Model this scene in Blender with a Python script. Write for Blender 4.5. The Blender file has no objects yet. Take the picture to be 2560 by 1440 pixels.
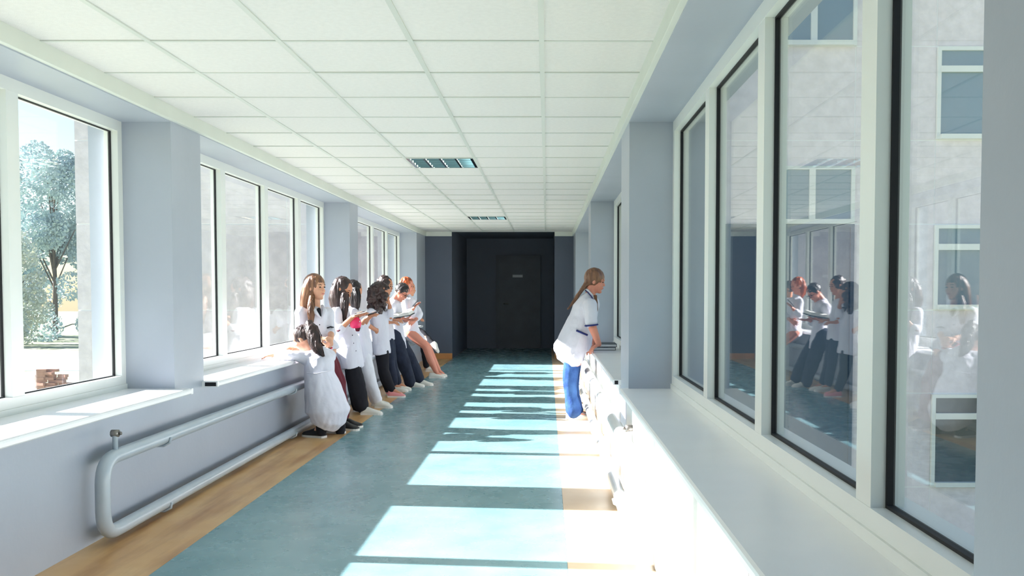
import bpy, bmesh, math, random, time
import numpy as np
from mathutils import Vector, Matrix

random.seed(7)
SC = bpy.context.scene
COL = SC.collection

# ------------------------------------------------------------------ camera
CAMZ = 1.30
FPX, CX, CY, PITCH = 2253.07, 1367.07, 817.83, 0.0396
cam_d = bpy.data.cameras.new('camera')
cam_d.sensor_width = 36.0
cam_d.lens = FPX / 2560 * 36.0
cam_d.shift_x = (1280 - CX) / 2560
cam_d.shift_y = (CY - 720) / 2560
cam_d.clip_start = 0.05
cam_d.clip_end = 400
cam = bpy.data.objects.new('camera', cam_d)
COL.objects.link(cam)
cam.location = (0, 0, CAMZ)
cam.rotation_euler = (math.pi / 2 - PITCH, 0, 0)
SC.camera = cam

# ------------------------------------------------------------------ sky, sun, exposure
SUN_DIR = Vector((1.0, -0.10, -0.525)).normalized()
world = bpy.data.worlds.new('world')
SC.world = world
world.use_nodes = True
wn = world.node_tree
for n in list(wn.nodes):
    wn.nodes.remove(n)
w_out = wn.nodes.new('ShaderNodeOutputWorld')
w_bg = wn.nodes.new('ShaderNodeBackground')
w_sky = wn.nodes.new('ShaderNodeTexSky')
w_sky.sky_type = 'NISHITA'
w_sky.sun_disc = False
w_sky.sun_elevation = math.radians(27.5)
w_sky.sun_rotation = math.radians(-84)
w_sky.air_density = 1.0
w_sky.dust_density = 0.8
w_sky.ozone_density = 1.0
w_bg.inputs['Strength'].default_value = 0.24
wn.links.new(w_sky.outputs[0], w_bg.inputs['Color'])
wn.links.new(w_bg.outputs[0], w_out.inputs['Surface'])

sun_d = bpy.data.lights.new('sun', 'SUN')
sun_d.energy = 29.0
sun_d.angle = math.radians(0.6)
sun_d.color = (1.0, 0.945, 0.965)
sun = bpy.data.objects.new('sun', sun_d)
COL.objects.link(sun)
sun.rotation_euler = SUN_DIR.to_track_quat('-Z', 'Y').to_euler()
sun.location = (-20, 8, 14)

SC.view_settings.view_transform = 'Standard'
SC.view_settings.look = 'None'
SC.view_settings.gamma = 1.0
SC.view_settings.use_curve_mapping = False
SC.view_settings.exposure = 0.17
try:
    SC.cycles.max_bounces = 14
    SC.cycles.diffuse_bounces = 6
    SC.cycles.transparent_max_bounces = 24
    SC.cycles.sample_clamp_indirect = 8.0
    SC.cycles.use_denoising = True
except Exception:
    pass


# ------------------------------------------------------------------ helpers
def srgb(r, g, b):
    def f(c):
        c /= 255.0
        return c / 12.92 if c <= 0.04045 else ((c + 0.055) / 1.055) ** 2.4
    return (f(r), f(g), f(b), 1.0)


def W(px, py, Y):
    """photo pixel -> world point on the plane at depth Y"""
    cp, sp = math.cos(PITCH), math.sin(PITCH)
    a, c = (px - CX) / FPX, -(py - CY) / FPX
    d = (a, cp * 1 + sp * c, -sp * 1 + cp * c)
    k = Y / d[1]
    return Vector((d[0] * k, Y, d[2] * k + CAMZ))


class MB:
    def __init__(s):
        s.v, s.f, s.m = [], [], []

    def add(s, vs, fs, m=0):
        o = len(s.v)
        s.v += [tuple(x) for x in vs]
        s.f += [tuple(i + o for i in f) for f in fs]
        s.m += [m] * len(fs)

    def box(s, x0, x1, y0, y1, z0, z1, m=0):
        vs = [(x, y, z) for x in (x0, x1) for y in (y0, y1) for z in (z0, z1)]
        s.add(vs, [(0, 1, 3, 2), (4, 6, 7, 5), (0, 4, 5, 1), (2, 3, 7, 6), (0, 2, 6, 4), (1, 5, 7, 3)], m)

    def obox(s, c, ux, uy, uz, m=0):
        """box from a centre and three half-axis vectors"""
        c = Vector(c)
        vs = [c + ux * a + uy * b + uz * d for a in (-1, 1) for b in (-1, 1) for d in (-1, 1)]
        s.add(vs, [(0, 1, 3, 2), (4, 6, 7, 5), (0, 4, 5, 1), (2, 3, 7, 6), (0, 2, 6, 4), (1, 5, 7, 3)], m)

    def prism(s, poly, z0, z1, m=0):
        n = len(poly)
        vs = [(x, y, z0) for x, y in poly] + [(x, y, z1) for x, y in poly]
        fs = [(i, (i + 1) % n, (i + 1) % n + n, i + n) for i in range(n)]
        fs += [tuple(range(n - 1, -1, -1)), tuple(range(n, 2 * n))]
        s.add(vs, fs, m)

    def rings(s, rs, m=0, cap=True):
        n = len(rs[0])
        vs = [p for r in rs for p in r]
        fs = []
        for i in range(len(rs) - 1):
            for j in range(n):
                k = (j + 1) % n
                fs.append((i * n + j, i * n + k, (i + 1) * n + k, (i + 1) * n + j))
        if cap:
            fs.append(tuple(range(n - 1, -1, -1)))
            fs.append(tuple(range((len(rs) - 1) * n, len(rs) * n)))
        s.add(vs, fs, m)

    def tube(s, pts, rad, n=12, m=0):
        pts = [Vector(p) for p in pts]
        rs = []
        up = None
        for i, p in enumerate(pts):
            a = pts[max(i - 1, 0)]
            b = pts[min(i + 1, len(pts) - 1)]
            t = (b - a).normalized()
            if up is None:
                up = t.orthogonal().normalized()
            u = (up - t * up.dot(t)).normalized()
            up = u
            w = t.cross(u)
            r = rad[i] if isinstance(rad, (list, tuple)) else rad
            rs.append([p + (u * math.cos(2 * math.pi * j / n) + w * math.sin(2 * math.pi * j / n)) * r for j in range(n)])
        s.rings(rs, m)

    def loft(s, secs, n=20, m=0, xdir=None, round_ends=True, flat_end=False):
        """secs: (centre, a, b): ellipse with half-axis a along xdir and b across"""
        xd = Vector(xdir or (1, 0, 0))
        secs = [(Vector(c), a, b) for c, a, b in secs]
        if round_ends:
            def endcap(s0, s1):
                t = (s0[0] - s1[0]).normalized()
                h = min(s0[1], s0[2]) * 0.55
                return [(s0[0] + t * h * f, s0[1] * g, s0[2] * g) for f, g in ((0.5, 0.86), (0.86, 0.5), (1.0, 0.12))]
            secs = endcap(secs[0], secs[1])[::-1] + secs + ([] if flat_end else endcap(secs[-1], secs[-2]))
        rs = []
        for i, (c, a, b) in enumerate(secs):
            p = secs[max(i - 1, 0)][0]
            q = secs[min(i + 1, len(secs) - 1)][0]
            t = (q - p).normalized()
            u = (xd - t * xd.dot(t))
            if u.length < 1e-4:
                u = t.orthogonal()
            u.normalize()
            v = t.cross(u)
            rs.append([c + u * (a * math.cos(2 * math.pi * j / n)) + v * (b * math.sin(2 * math.pi * j / n)) for j in range(n)])
        s.rings(rs, m)

    def cap(s, p0, p1, r0, r1, n=12, m=0):
        p0, p1 = Vector(p0), Vector(p1)
        t = (p1 - p0)
        L = t.length
        t = t / L if L > 1e-6 else Vector((0, 0, 1))
        u = t.orthogonal().normalized()
        w = t.cross(u)
        rs = []
        prof = [(-math.sin(a) * r0, math.cos(a) * r0) for a in (1.5, 1.1, 0.6, 0.0)]
        prof += [(L + math.sin(a) * r1, math.cos(a) * r1) for a in (0.0, 0.6, 1.1, 1.5)]
        for d, r in prof:
            rs.append([p0 + t * d + (u * math.cos(2 * math.pi * j / n) + w * math.sin(2 * math.pi * j / n)) * r for j in range(n)])
        s.rings(rs, m)

    def ball(s, c, ax, ay, az, n=14, k=9, m=0):
        """ellipsoid with three half-axis vectors"""
        c = Vector(c)
        rs = []
        for i in range(k):
            a = -1.5 + 3.0 * i / (k - 1)
            rs.append([c + az * math.sin(a) + (ax * math.cos(2 * math.pi * j / n) + ay * math.sin(2 * math.pi * j / n)) * math.cos(a) for j in range(n)])
        s.rings(rs, m)

    def mesh(s, name, fix=True):
        me = bpy.data.meshes.new(name)
        me.from_pydata([tuple(v) for v in s.v], [], s.f)
        me.polygons.foreach_set('material_index', s.m)
        me.update()
        if not fix:
            return me
        bm = bmesh.new()
        bm.from_mesh(me)
        bmesh.ops.recalc_face_normals(bm, faces=bm.faces)
        bm.to_mesh(me)
        bm.free()
        return me

    def build(s, name, mats, parent=None, smooth=False, bevel=0):
        me = s.mesh(name)
        for mt in (mats if isinstance(mats, (list, tuple)) else [mats]):
            me.materials.append(mt)
        if smooth:
            me.polygons.foreach_set('use_smooth', [True] * len(me.polygons))
        o = bpy.data.objects.new(name, me)
        COL.objects.link(o)
        if parent:
            o.parent = parent
        if bevel:
            b = o.modifiers.new('bevel', 'BEVEL')
            b.width = bevel
            b.segments = 2
            b.limit_method = 'ANGLE'
        return o


def link(name, me, parent=None, loc=None):
    o = bpy.data.objects.new(name, me)
    COL.objects.link(o)
    if parent:
        o.parent = parent
    if loc:
        o.location = loc
    return o


def empty(name, loc=(0, 0, 0), label=None, cat=None, group=None, kind=None):
    o = bpy.data.objects.new(name, None)
    COL.objects.link(o)
    o.location = loc
    o.empty_display_size = 0.1
    tag(o, label, cat, group, kind)
    return o


def tag(o, label=None, cat=None, group=None, kind=None):
    for k, v in (('label', label), ('category', cat), ('group', group), ('kind', kind)):
        if v:
            o[k] = v
    return o


def attach(o, root):
    """parent a mesh built in world coordinates under an Empty that stands elsewhere"""
    o.parent = root
    o.matrix_parent_inverse = Matrix.Translation(-Vector(root.location))
    return o


# ------------------------------------------------------------------ materials
def mat(name, col, rough=0.6, spec=0.5, metal=0.0, var=0.0, vscale=4.0, bump=0.0, bscale=60.0,
        stretch=None, col2=None, sss=0.0, coat=0.0, sheen=0.0):
    m = bpy.data.materials.new(name)
    m.use_nodes = True
    nt = m.node_tree
    p = nt.nodes['Principled BSDF']
    p.inputs['Roughness'].default_value = rough
    p.inputs['Specular IOR Level'].default_value = spec
    p.inputs['Metallic'].default_value = metal
    p.inputs['Coat Weight'].default_value = coat
    p.inputs['Sheen Weight'].default_value = sheen
    if sss:
        p.inputs['Subsurface Weight'].default_value = sss
        p.inputs['Subsurface Radius'].default_value = (0.012, 0.005, 0.003)
        p.inputs['Subsurface Scale'].default_value = 1.0
    p.inputs['Base Color'].default_value = col
    tc = nt.nodes.new('ShaderNodeTexCoord')
    mp = nt.nodes.new('ShaderNodeMapping')
    if stretch:
        mp.inputs['Scale'].default_value = stretch
    nt.links.new(tc.outputs['Object'], mp.inputs['Vector'])
    if var or col2:
        nz = nt.nodes.new('ShaderNodeTexNoise')
        nz.inputs['Scale'].default_value = vscale
        nz.inputs['Detail'].default_value = 6
        nt.links.new(mp.outputs[0], nz.inputs['Vector'])
        cr = nt.nodes.new('ShaderNodeValToRGB')
        c2 = col2 or tuple(max(0, c * (1 - var)) for c in col[:3]) + (1,)
        c1 = col if col2 else tuple(min(1, c * (1 + var * 0.6)) for c in col[:3]) + (1,)
        cr.color_ramp.elements[0].position = 0.32
        cr.color_ramp.elements[1].position = 0.68
        cr.color_ramp.elements[0].color = c2
        cr.color_ramp.elements[1].color = c1
        nt.links.new(nz.outputs['Fac'], cr.inputs[0])
        nt.links.new(cr.outputs[0], p.inputs['Base Color'])
    if bump:
        bz = nt.nodes.new('ShaderNodeTexNoise')
        bz.inputs['Scale'].default_value = bscale
        bz.inputs['Detail'].default_value = 4
        nt.links.new(mp.outputs[0], bz.inputs['Vector'])
        bn = nt.nodes.new('ShaderNodeBump')
        bn.inputs['Strength'].default_value = bump
        bn.inputs['Distance'].default_value = 0.02
        nt.links.new(bz.outputs['Fac'], bn.inputs['Height'])
        nt.links.new(bn.outputs[0], p.inputs['Normal'])
    return m


def glass_mat(name, tint=(0.97, 0.99, 0.98, 1), ripple=0.0):
    m = bpy.data.materials.new(name)
    m.use_nodes = True
    nt = m.node_tree
    for n in list(nt.nodes):
        nt.nodes.remove(n)
    out = nt.nodes.new('ShaderNodeOutputMaterial')
    mix = nt.nodes.new('ShaderNodeMixShader')
    tr = nt.nodes.new('ShaderNodeBsdfTransparent')
    tr.inputs[0].default_value = tint
    gl = nt.nodes.new('ShaderNodeBsdfGlossy')
    gl.inputs['Roughness'].default_value = 0.0
    geo = nt.nodes.new('ShaderNodeNewGeometry')
    dot = nt.nodes.new('ShaderNodeVectorMath')
    dot.operation = 'DOT_PRODUCT'
    nt.links.new(geo.outputs['Normal'], dot.inputs[0])
    nt.links.new(geo.outputs['Incoming'], dot.inputs[1])
    ab = nt.nodes.new('ShaderNodeMath'); ab.operation = 'ABSOLUTE'
    nt.links.new(dot.outputs['Value'], ab.inputs[0])
    one = nt.nodes.new('ShaderNodeMath'); one.operation = 'SUBTRACT'
    one.inputs[0].default_value = 1.0
    nt.links.new(ab.outputs[0], one.inputs[1])
    pw = nt.nodes.new('ShaderNodeMath'); pw.operation = 'POWER'
    pw.inputs[1].default_value = 5.0
    nt.links.new(one.outputs[0], pw.inputs[0])
    ma = nt.nodes.new('ShaderNodeMath'); ma.operation = 'MULTIPLY_ADD'
    ma.inputs[1].default_value = 0.92
    ma.inputs[2].default_value = 0.075
    nt.links.new(pw.outputs[0], ma.inputs[0])
    nt.links.new(ma.outputs[0], mix.inputs[0])
    nt.links.new(tr.outputs[0], mix.inputs[1])
    nt.links.new(gl.outputs[0], mix.inputs[2])
    if ripple:
        nz = nt.nodes.new('ShaderNodeTexNoise')
        nz.inputs['Scale'].default_value = 3.0
        bn = nt.nodes.new('ShaderNodeBump')
        bn.inputs['Strength'].default_value = ripple
        bn.inputs['Distance'].default_value = 0.01
        nt.links.new(nz.outputs['Fac'], bn.inputs['Height'])
        nt.links.new(bn.outputs[0], gl.inputs['Normal'])
    nt.links.new(mix.outputs[0], out.inputs['Surface'])
    return m


def floor_mat(name, c1, c2, rough, grime_shade=None):
    """sheet vinyl: mottled colour, worn gloss, optional brown streak of grime and painted pipe shadow"""
    m = bpy.data.materials.new(name)
    m.use_nodes = True
    nt = m.node_tree
    L = nt.links.new
    p = nt.nodes['Principled BSDF']
    tc = nt.nodes.new('ShaderNodeTexCoord')
    n1 = nt.nodes.new('ShaderNodeTexNoise')
    n1.inputs['Scale'].default_value = 2.2
    n1.inputs['Detail'].default_value = 5
    n1.inputs['Roughness'].default_value = 0.55
    L(tc.outputs['Object'], n1.inputs['Vector'])
    cr = nt.nodes.new('ShaderNodeValToRGB')
    cr.color_ramp.elements[0].position = 0.35
    cr.color_ramp.elements[1].position = 0.68
    cr.color_ramp.elements[0].color = c1
    cr.color_ramp.elements[1].color = c2
    L(n1.outputs['Fac'], cr.inputs[0])
    last = cr.outputs[0]
    if grime_shade:
        n2 = nt.nodes.new('ShaderNodeTexNoise')
        n2.inputs['Scale'].default_value = 1.6
        n2.inputs['Detail'].default_value = 5
        mp = nt.nodes.new('ShaderNodeMapping')
        mp.inputs['Scale'].default_value = (5.0, 0.55, 1.0)
        L(tc.outputs['Object'], mp.inputs['Vector'])
        L(mp.outputs[0], n2.inputs['Vector'])
        r2 = nt.nodes.new('ShaderNodeValToRGB')
        r2.color_ramp.elements[0].position = 0.45
        r2.color_ramp.elements[1].position = 0.72
        L(n2.outputs['Fac'], r2.inputs[0])
        mx = nt.nodes.new('ShaderNodeMix')
        mx.data_type = 'RGBA'
        L(r2.outputs[0], mx.inputs[0])
        L(last, mx.inputs[6])
        mx.inputs[7].default_value = grime_shade
        last = mx.outputs[2]
    L(last, p.inputs['Base Color'])
    n3 = nt.nodes.new('ShaderNodeTexNoise')
    n3.inputs['Scale'].default_value = 6
    n3.inputs['Detail'].default_value = 6
    L(tc.outputs['Object'], n3.inputs['Vector'])
    mr = nt.nodes.new('ShaderNodeMapRange')
    mr.inputs[3].default_value = rough * 0.75
    mr.inputs[4].default_value = rough * 1.35
    L(n3.outputs['Fac'], mr.inputs[0])
    L(mr.outputs[0], p.inputs['Roughness'])
    p.inputs['Specular IOR Level'].default_value = 0.5
    return m


M = {}
M['wall'] = mat('wall_paint', srgb(169, 176, 188), 0.42, 0.5, var=0.06, vscale=1.3, bump=0.05, bscale=25)
M['wall_dark'] = mat('vestibule_dim_paint', srgb(104, 110, 124), 0.6, 0.3, var=0.06, vscale=1.3)  # passage gloom put into the wall colour against bounced light
M['wall_end'] = mat('end_wall_dim_paint', srgb(84, 92, 108), 0.5, 0.4, var=0.06, vscale=1.3)  # darker than the side walls: far end's dimness put into the colour
M['panel_white'] = mat('parapet_panel_paint', srgb(216, 218, 216), 0.4, 0.5, var=0.04, vscale=2.0)
M['pvc'] = mat('white_pvc', srgb(226, 229, 226), 0.32, 0.5, var=0.02, vscale=3)
M['sill'] = mat('sill_pvc', srgb(240, 240, 241), 0.3, 0.5, var=0.03, vscale=3)
M['gasket'] = mat('black_rubber', srgb(28, 28, 32), 0.6, 0.3)
M['glass'] = glass_mat('window_glass')
M['tile'] = mat('ceiling_tile', srgb(224, 223, 220), 0.9, 0.1, var=0.03, vscale=40, bump=0.25, bscale=220)
M['rail'] = mat('grid_rail_paint', srgb(205, 209, 202), 0.45, 0.4)
M['plenum'] = mat('plenum_dark', srgb(60, 60, 60), 0.9, 0.1)
M['strip'] = mat('cornice_paint', srgb(214, 218, 210), 0.6, 0.3, var=0.03)
M['green'] = floor_mat('green_vinyl', srgb(110, 150, 157), srgb(132, 168, 174), 0.26)
M['tan'] = floor_mat('tan_vinyl', srgb(212, 166, 108), srgb(226, 188, 134), 0.34, srgb(168, 116, 68))  # brown streaks are grime together with the pipe's contact shadow, painted in
M['tan_r'] = floor_mat('tan_vinyl_clean', srgb(205, 178, 146), srgb(218, 194, 164), 0.34)
M['baseboard'] = mat('baseboard_brown', srgb(196, 138, 84), 0.5, 0.4, var=0.15)
M['pipe'] = mat('pipe_paint', srgb(176, 187, 196), 0.28, 0.5, var=0.05, vscale=8, bump=0.04, bscale=30)
M['pipe_w'] = mat('pipe_white_paint', srgb(222, 222, 222), 0.3, 0.5, var=0.04, vscale=8)
M['steel'] = mat('old_steel', srgb(150, 145, 140), 0.4, 0.5, metal=0.8, var=0.3, vscale=40)
M['alu'] = mat('polished_aluminium', srgb(225, 232, 230), 0.12, 0.5, metal=1.0)
M['tubeglass'] = mat('tube_glass', srgb(235, 238, 238), 0.2, 0.5)
M['stucco'] = mat('stucco_panel', srgb(228, 219, 224), 0.9, 0.2, var=0.10, vscale=6, bump=0.9, bscale=9)
M['joint'] = mat('panel_joint', srgb(240, 240, 242), 0.8, 0.2)
M['bwin'] = mat('far_window_glass', srgb(98, 128, 148), 0.08, 0.6)
M['bwin_navy'] = mat('navy_glazing', srgb(44, 74, 104), 0.15, 0.5)
M['bwin_dark'] = mat('far_window_dark_glass', srgb(46, 62, 76), 0.08, 0.6)
M['grass'] = mat('lawn', srgb(128, 142, 110), 0.95, 0.1, var=0.3, vscale=0.4, col2=srgb(160, 160, 140))
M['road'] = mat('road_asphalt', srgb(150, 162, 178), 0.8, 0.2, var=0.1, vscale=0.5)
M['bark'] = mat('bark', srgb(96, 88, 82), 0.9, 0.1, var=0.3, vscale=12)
M['leaf'] = mat('leaf', srgb(192, 208, 204), 0.6, 0.3, col2=srgb(160, 180, 186), vscale=0.7)  # foliage tones paled and blued: outdoor haze put into the colour
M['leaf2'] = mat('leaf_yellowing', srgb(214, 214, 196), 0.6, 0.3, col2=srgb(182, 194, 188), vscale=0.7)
M['door'] = mat('door_dark', srgb(88, 92, 102), 0.5, 0.4, var=0.1)
M['sign'] = mat('sign_plate', srgb(190, 195, 200), 0.4, 0.4)
M['brick'] = mat('old_brick', srgb(170, 130, 116), 0.9, 0.1, var=0.2)

# ------------------------------------------------------------------ dimensions
XL, XR = -2.345, 0.515          # inner wall faces
GL, GR = -2.65, 0.787           # inner faces of the window frames
OL, OR = -2.86, 1.0             # outer wall faces
ZS, ZT, ZC = 0.688, 2.355, 2.4425   # sill, soffit, ceiling
YB, YE = -5.2, 17.40
PIL_L = [(YB, 1.05), (5.66, 6.14), (10.76, 11.22), (16.28, YE)]
PIL_R = [(YB, 1.075), (5.66, 6.26), (10.62, 11.16), (16.2, YE)]
MUL_L = [[2.20, 3.35, 4.51], [7.42, 8.56, 9.70], [12.55, 13.82, 15.04]]
MUL_R = [[2.23, 3.35, 4.47], [7.35, 8.44, 9.53], [12.42, 13.68, 14.94]]


# ------------------------------------------------------------------ floor
def slab(name, x0, x1, y0, y1, z0, z1, m, parent=None, kind=None, label=None):
    b = MB()
    b.box(x0, x1, y0, y1, z0, z1)
    o = b.build(name, m, parent)
    if kind:
        o['kind'] = kind
    if label:
        o['label'] = label
    return o


GFL, GFR = -1.823, 0.098
floor = slab('floor', GFL, GFR, YB, 23.0, -0.06, 0.0, M['green'], kind='structure', label='glossy green vinyl corridor floor with tan borders')
slab('border_strip', OL, GFL - 0.001, YB, 20.8, -0.06, 0.0, M['tan'], floor)
slab('border_strip', GFR + 0.001, OR, YB, 20.8, -0.06, 0.0, M['tan_r'], floor)


# ------------------------------------------------------------------ side walls
def side_wall(name, pil, xi, xo, label):
    b = MB()
    lo, hi = min(xi, xo), max(xi, xo)
    for y0, y1 in pil:
        b.box(lo, hi, y0, y1, 0.0, ZT + 0.3)
    for (a0, a1), (b0, b1) in zip(pil, pil[1:]):
        b.box(lo, hi, a1, b0, 0.0, ZS - 0.035)
        b.box(lo, hi, a1, b0, ZT, ZT + 0.3)
    o = b.build(name, M['wall'])
    o['kind'] = 'structure'
    o['label'] = label
    return o


wall_l = side_wall('wall_left', PIL_L, XL, OL, 'pale blue-grey painted wall with sunlit window bays and pillars')
wall_r = side_wall('wall_right', PIL_R, XR, OR, 'pale grey painted wall with deep window bays on the right')

# white parapet boards below the right-hand sills
for (a0, a1), (b0, b1) in list(zip(PIL_R, PIL_R[1:])):
    n = 4
    w = (b0 - a1) / n
    for i in range(n):
        bb = MB()
        bb.box(XR - 0.012, XR - 0.0005, a1 + i * w + 0.003, a1 + (i + 1) * w - 0.003, 0.015, ZS - 0.04)
        bb.build('panel', M['panel_white'], wall_r)


# ------------------------------------------------------------------ windows
def window(n, ya, yb, muls, side, label):
    """side -1: left wall, +1: right wall"""
    x0 = GL if side < 0 else GR
    d = side                       # outward direction
    root = empty('window_%d' % n, (x0, (ya + yb) / 2, ZS), label, kind='structure')

    def X(t):
        return x0 + d * t

    def bx(b, t0, t1, y0, y1, z0, z1, m=0):
        b.box(min(X(t0), X(t1)), max(X(t0), X(t1)), y0, y1, z0, z1, m)
    fw, dep = 0.055, 0.085
    zb, zt = ZS, ZT
    f = MB()
    bx(f, 0, dep, ya, yb, zb, zb + 0.085)
    bx(f, 0, dep, ya, yb, zt - 0.065, zt)
    bx(f, 0, dep, ya, ya + fw, zb + 0.085, zt - 0.065)
    bx(f, 0, dep, yb - fw, yb, zb + 0.085, zt - 0.065)
    # fine stepped lip of the profile
    bx(f, -0.008, 0.0, ya, yb, zb, zb + 0.032)
    attach(f.build('frame', M['pvc']), root)
    mw = 0.052
    for y in muls:
        m_ = MB()
        bx(m_, 0.002, dep, y - mw, y + mw, zb + 0.085, zt - 0.065)
        attach(m_.build('mullion', M['pvc']), root)
    edges = [ya + fw] + [e for y in muls for e in (y - mw, y + mw)] + [yb - fw]
    z0, z1 = zb + 0.085, zt - 0.065
    for i in range(0, len(edges), 2):
        a, c = edges[i], edges[i + 1]
        p = MB()
        bx(p, 0.046, 0.052, a, c, z0, z1)
        pane = attach(p.build('pane', M['glass']), root)
        g = MB()
        k = 0.005 if side < 0 else 0.008
        g0 = 0.041 if side < 0 else 0.038
        bx(g, g0, 0.058, a, a + k, z0, z1)
        bx(g, g0, 0.058, c - k, c, z0, z1)
        bx(g, g0, 0.058, a + k, c - k, z0, z0 + k)
        bx(g, g0, 0.058, a + k, c - k, z1 - k, z1)
        go = g.build('gasket', M['gasket'])
        go.parent = pane
    # inner sill board with rounded nose, overhanging the wall
    nose = -2.24 if side < 0 else 0.46
    s = MB()
    zz = ZS
    prof = [(x0, zz), (nose - d * -0.012, zz), (nose - d * 0.0 + 0, zz - 0.006), (nose, zz - 0.03), (nose + d * 0.012, zz - 0.036), (x0, zz - 0.036)]
    prof = [(x0, zz), (nose + d * 0.01, zz), (nose + d * 0.002, zz - 0.005), (nose, zz - 0.014), (nose, zz - 0.03), (nose + d * 0.006, zz - 0.036), (x0, zz - 0.036)]
    ra = [Vector((x, ya - 0.0, z)) for x, z in prof]
    rb = [Vector((x, yb + 0.0, z)) for x, z in prof]
    s.rings([ra, rb])
    # horns: the nose runs a little past the reveal on both sides
    wallx = XL if side < 0 else XR
    s.box(min(nose, wallx), max(nose, wallx), ya - 0.03, ya, zz - 0.036, zz - 0.001)
    s.box(min(nose, wallx), max(nose, wallx), yb, yb + 0.03, zz - 0.036, zz - 0.001)
    attach(s.build('sill', M['sill']), root)
    # hollow dark end of the sill board
    e = MB()
    e.box(min(nose + d * 0.01, wallx - d * 0.02), max(nose + d * 0.01, wallx - d * 0.02), ya - 0.032, ya - 0.0295, zz - 0.032, zz - 0.006)
    attach(e.build('sill_end', M['gasket']), root)
    # outer ledge
    l = MB()
    ox = OL - 0.05 if side < 0 else OR + 0.05
    l.box(min(X(dep), ox), max(X(dep), ox), ya, yb, zb - 0.03, zb + 0.01)
    attach(l.build('outer_ledge', M['pvc']), root)
    return root


wl = ['nearest left window with trees and bright sky outside',
      'four-pane left window behind the standing students',
      'farthest left window behind the reading students']
wr = ['large near right window reflecting the students',
      'right window beside the woman leaning on the sill',
      'farthest right window by the dark end of the corridor']
for i in range(3):
    window(i + 1, PIL_L[i][1], PIL_L[i + 1][0], MUL_L[i], -1, wl[i])
    window(i + 4, PIL_R[i][1], PIL_R[i + 1][0], MUL_R[i], 1, wr[i])

# ------------------------------------------------------------------ ceiling
ceil = slab('ceiling', OL, OR, YB, YE + 0.1, ZC + 0.06, ZC + 0.2, M['plenum'], kind='structure',
            label='suspended white tile ceiling on a metal grid')
SX = [-2.335, -1.8238, -1.2238, -0.6238, -0.0238, 0.505]
ROW0 = 3.577
ys = [ROW0 + 0.6 * j for j in range(-14, 24)]
ys = [y for y in ys if y > YB] + []
ys[-1] = YE
tile_me = {}
for c in range(5):
    w = SX[c + 1] - SX[c]
    b = MB()
    # face slightly proud in the middle, thin shadow edge around (tegular tile)
    b.box(0.004, w - 0.004, 0.003, 0.597, 0.0, 0.02)
    me = b.mesh('tile')
    me.materials.append(M['tile'])
    tile_me[c] = me
LIGHT_CELLS = {(2, 7), (2, 17)}
jj = [round((y - ROW0) / 0.6) for y in ys]
rnd = random.Random(3)
for a, j in zip(ys[:-1], jj[:-1]):
    if a < -0.1:
        continue
    for c in range(5):
        if (c, j) in LIGHT_CELLS:
            continue
        o = link('tile', tile_me[c], ceil, (SX[c], a, ZC + 0.005))
        o.rotation_euler = (rnd.uniform(-0.004, 0.004), rnd.uniform(-0.003, 0.003), 0)
# plain run of tiles behind the camera
slab('tile_field', SX[0], SX[-1], YB, -0.1 + 0.08, ZC + 0.004, ZC + 0.03, M['tile'], ceil)
for x in SX[1:-1]:
    slab('grid_rail', x - 0.012, x + 0.012, -0.1, YE, ZC - 0.001, ZC + 0.012, M['rail'], ceil)
for y in ys:
    if y > 0:
        slab('cross_rail', SX[0], SX[-1], y - 0.009, y + 0.009, ZC + 0.0005, ZC + 0.010, M['rail'], ceil)

# cornice strips
for k, (x0, x1) in enumerate(((XL - 0.01, -2.318), (0.487, XR + 0.01))):
    b = MB()
    b.box(x0, x1, YB, YE, 2.362, ZC + 0.01)
    o = b.build('trim_%d' % (k + 1), M['strip'], bevel=0.003)
    tag(o, 'white cornice strip along the %s ceiling edge' % ('left', 'right')[k], kind='structure')

# ------------------------------------------------------------------ end wall, vestibule
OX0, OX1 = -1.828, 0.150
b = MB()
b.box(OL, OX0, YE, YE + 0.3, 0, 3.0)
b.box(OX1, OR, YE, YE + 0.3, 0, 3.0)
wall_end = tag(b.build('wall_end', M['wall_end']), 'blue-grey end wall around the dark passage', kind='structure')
for k, (x0, x1) in enumerate(((-2.318, OX0), (OX1, 0.487))):
    b = MB()
    b.box(x0, x1, YE - 0.03, YE + 0.001, 2.362, ZC + 0.01)
    tag(b.build('trim_%d' % (k + 3), M['strip']), 'short cornice strip on the end wall, %s of the dark passage' % ('left', 'right')[k], kind='structure')
    b = MB()
    b.box((XL, OX1)[k], (OX0, XR)[k], YE - 0.018, YE + 0.001, 0.0, 0.105)
    tag(b.build('baseboard_' + ('left', 'right')[k], M['baseboard']), 'orange-brown baseboard on the end wall, %s of the dark passage' % ('left', 'right')[k], kind='structure')
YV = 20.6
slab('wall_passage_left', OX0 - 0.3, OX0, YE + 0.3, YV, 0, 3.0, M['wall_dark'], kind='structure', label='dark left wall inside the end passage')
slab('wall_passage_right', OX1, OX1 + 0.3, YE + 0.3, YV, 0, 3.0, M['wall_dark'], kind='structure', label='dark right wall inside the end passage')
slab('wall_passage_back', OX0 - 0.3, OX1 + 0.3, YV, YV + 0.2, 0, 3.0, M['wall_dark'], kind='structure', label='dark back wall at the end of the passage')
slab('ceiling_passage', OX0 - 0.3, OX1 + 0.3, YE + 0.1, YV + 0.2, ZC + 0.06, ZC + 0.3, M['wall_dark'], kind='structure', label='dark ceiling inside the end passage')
slab('wall_back', OL, OR, YB - 0.2, YB, 0, 3.0, M['wall'], kind='structure', label='plain wall closing the corridor behind the camera')
dr = empty('door_1', (-0.65, YV, 0), 'dark closed door with a small sign at the end of the passage', kind='structure')
b = MB()
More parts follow.
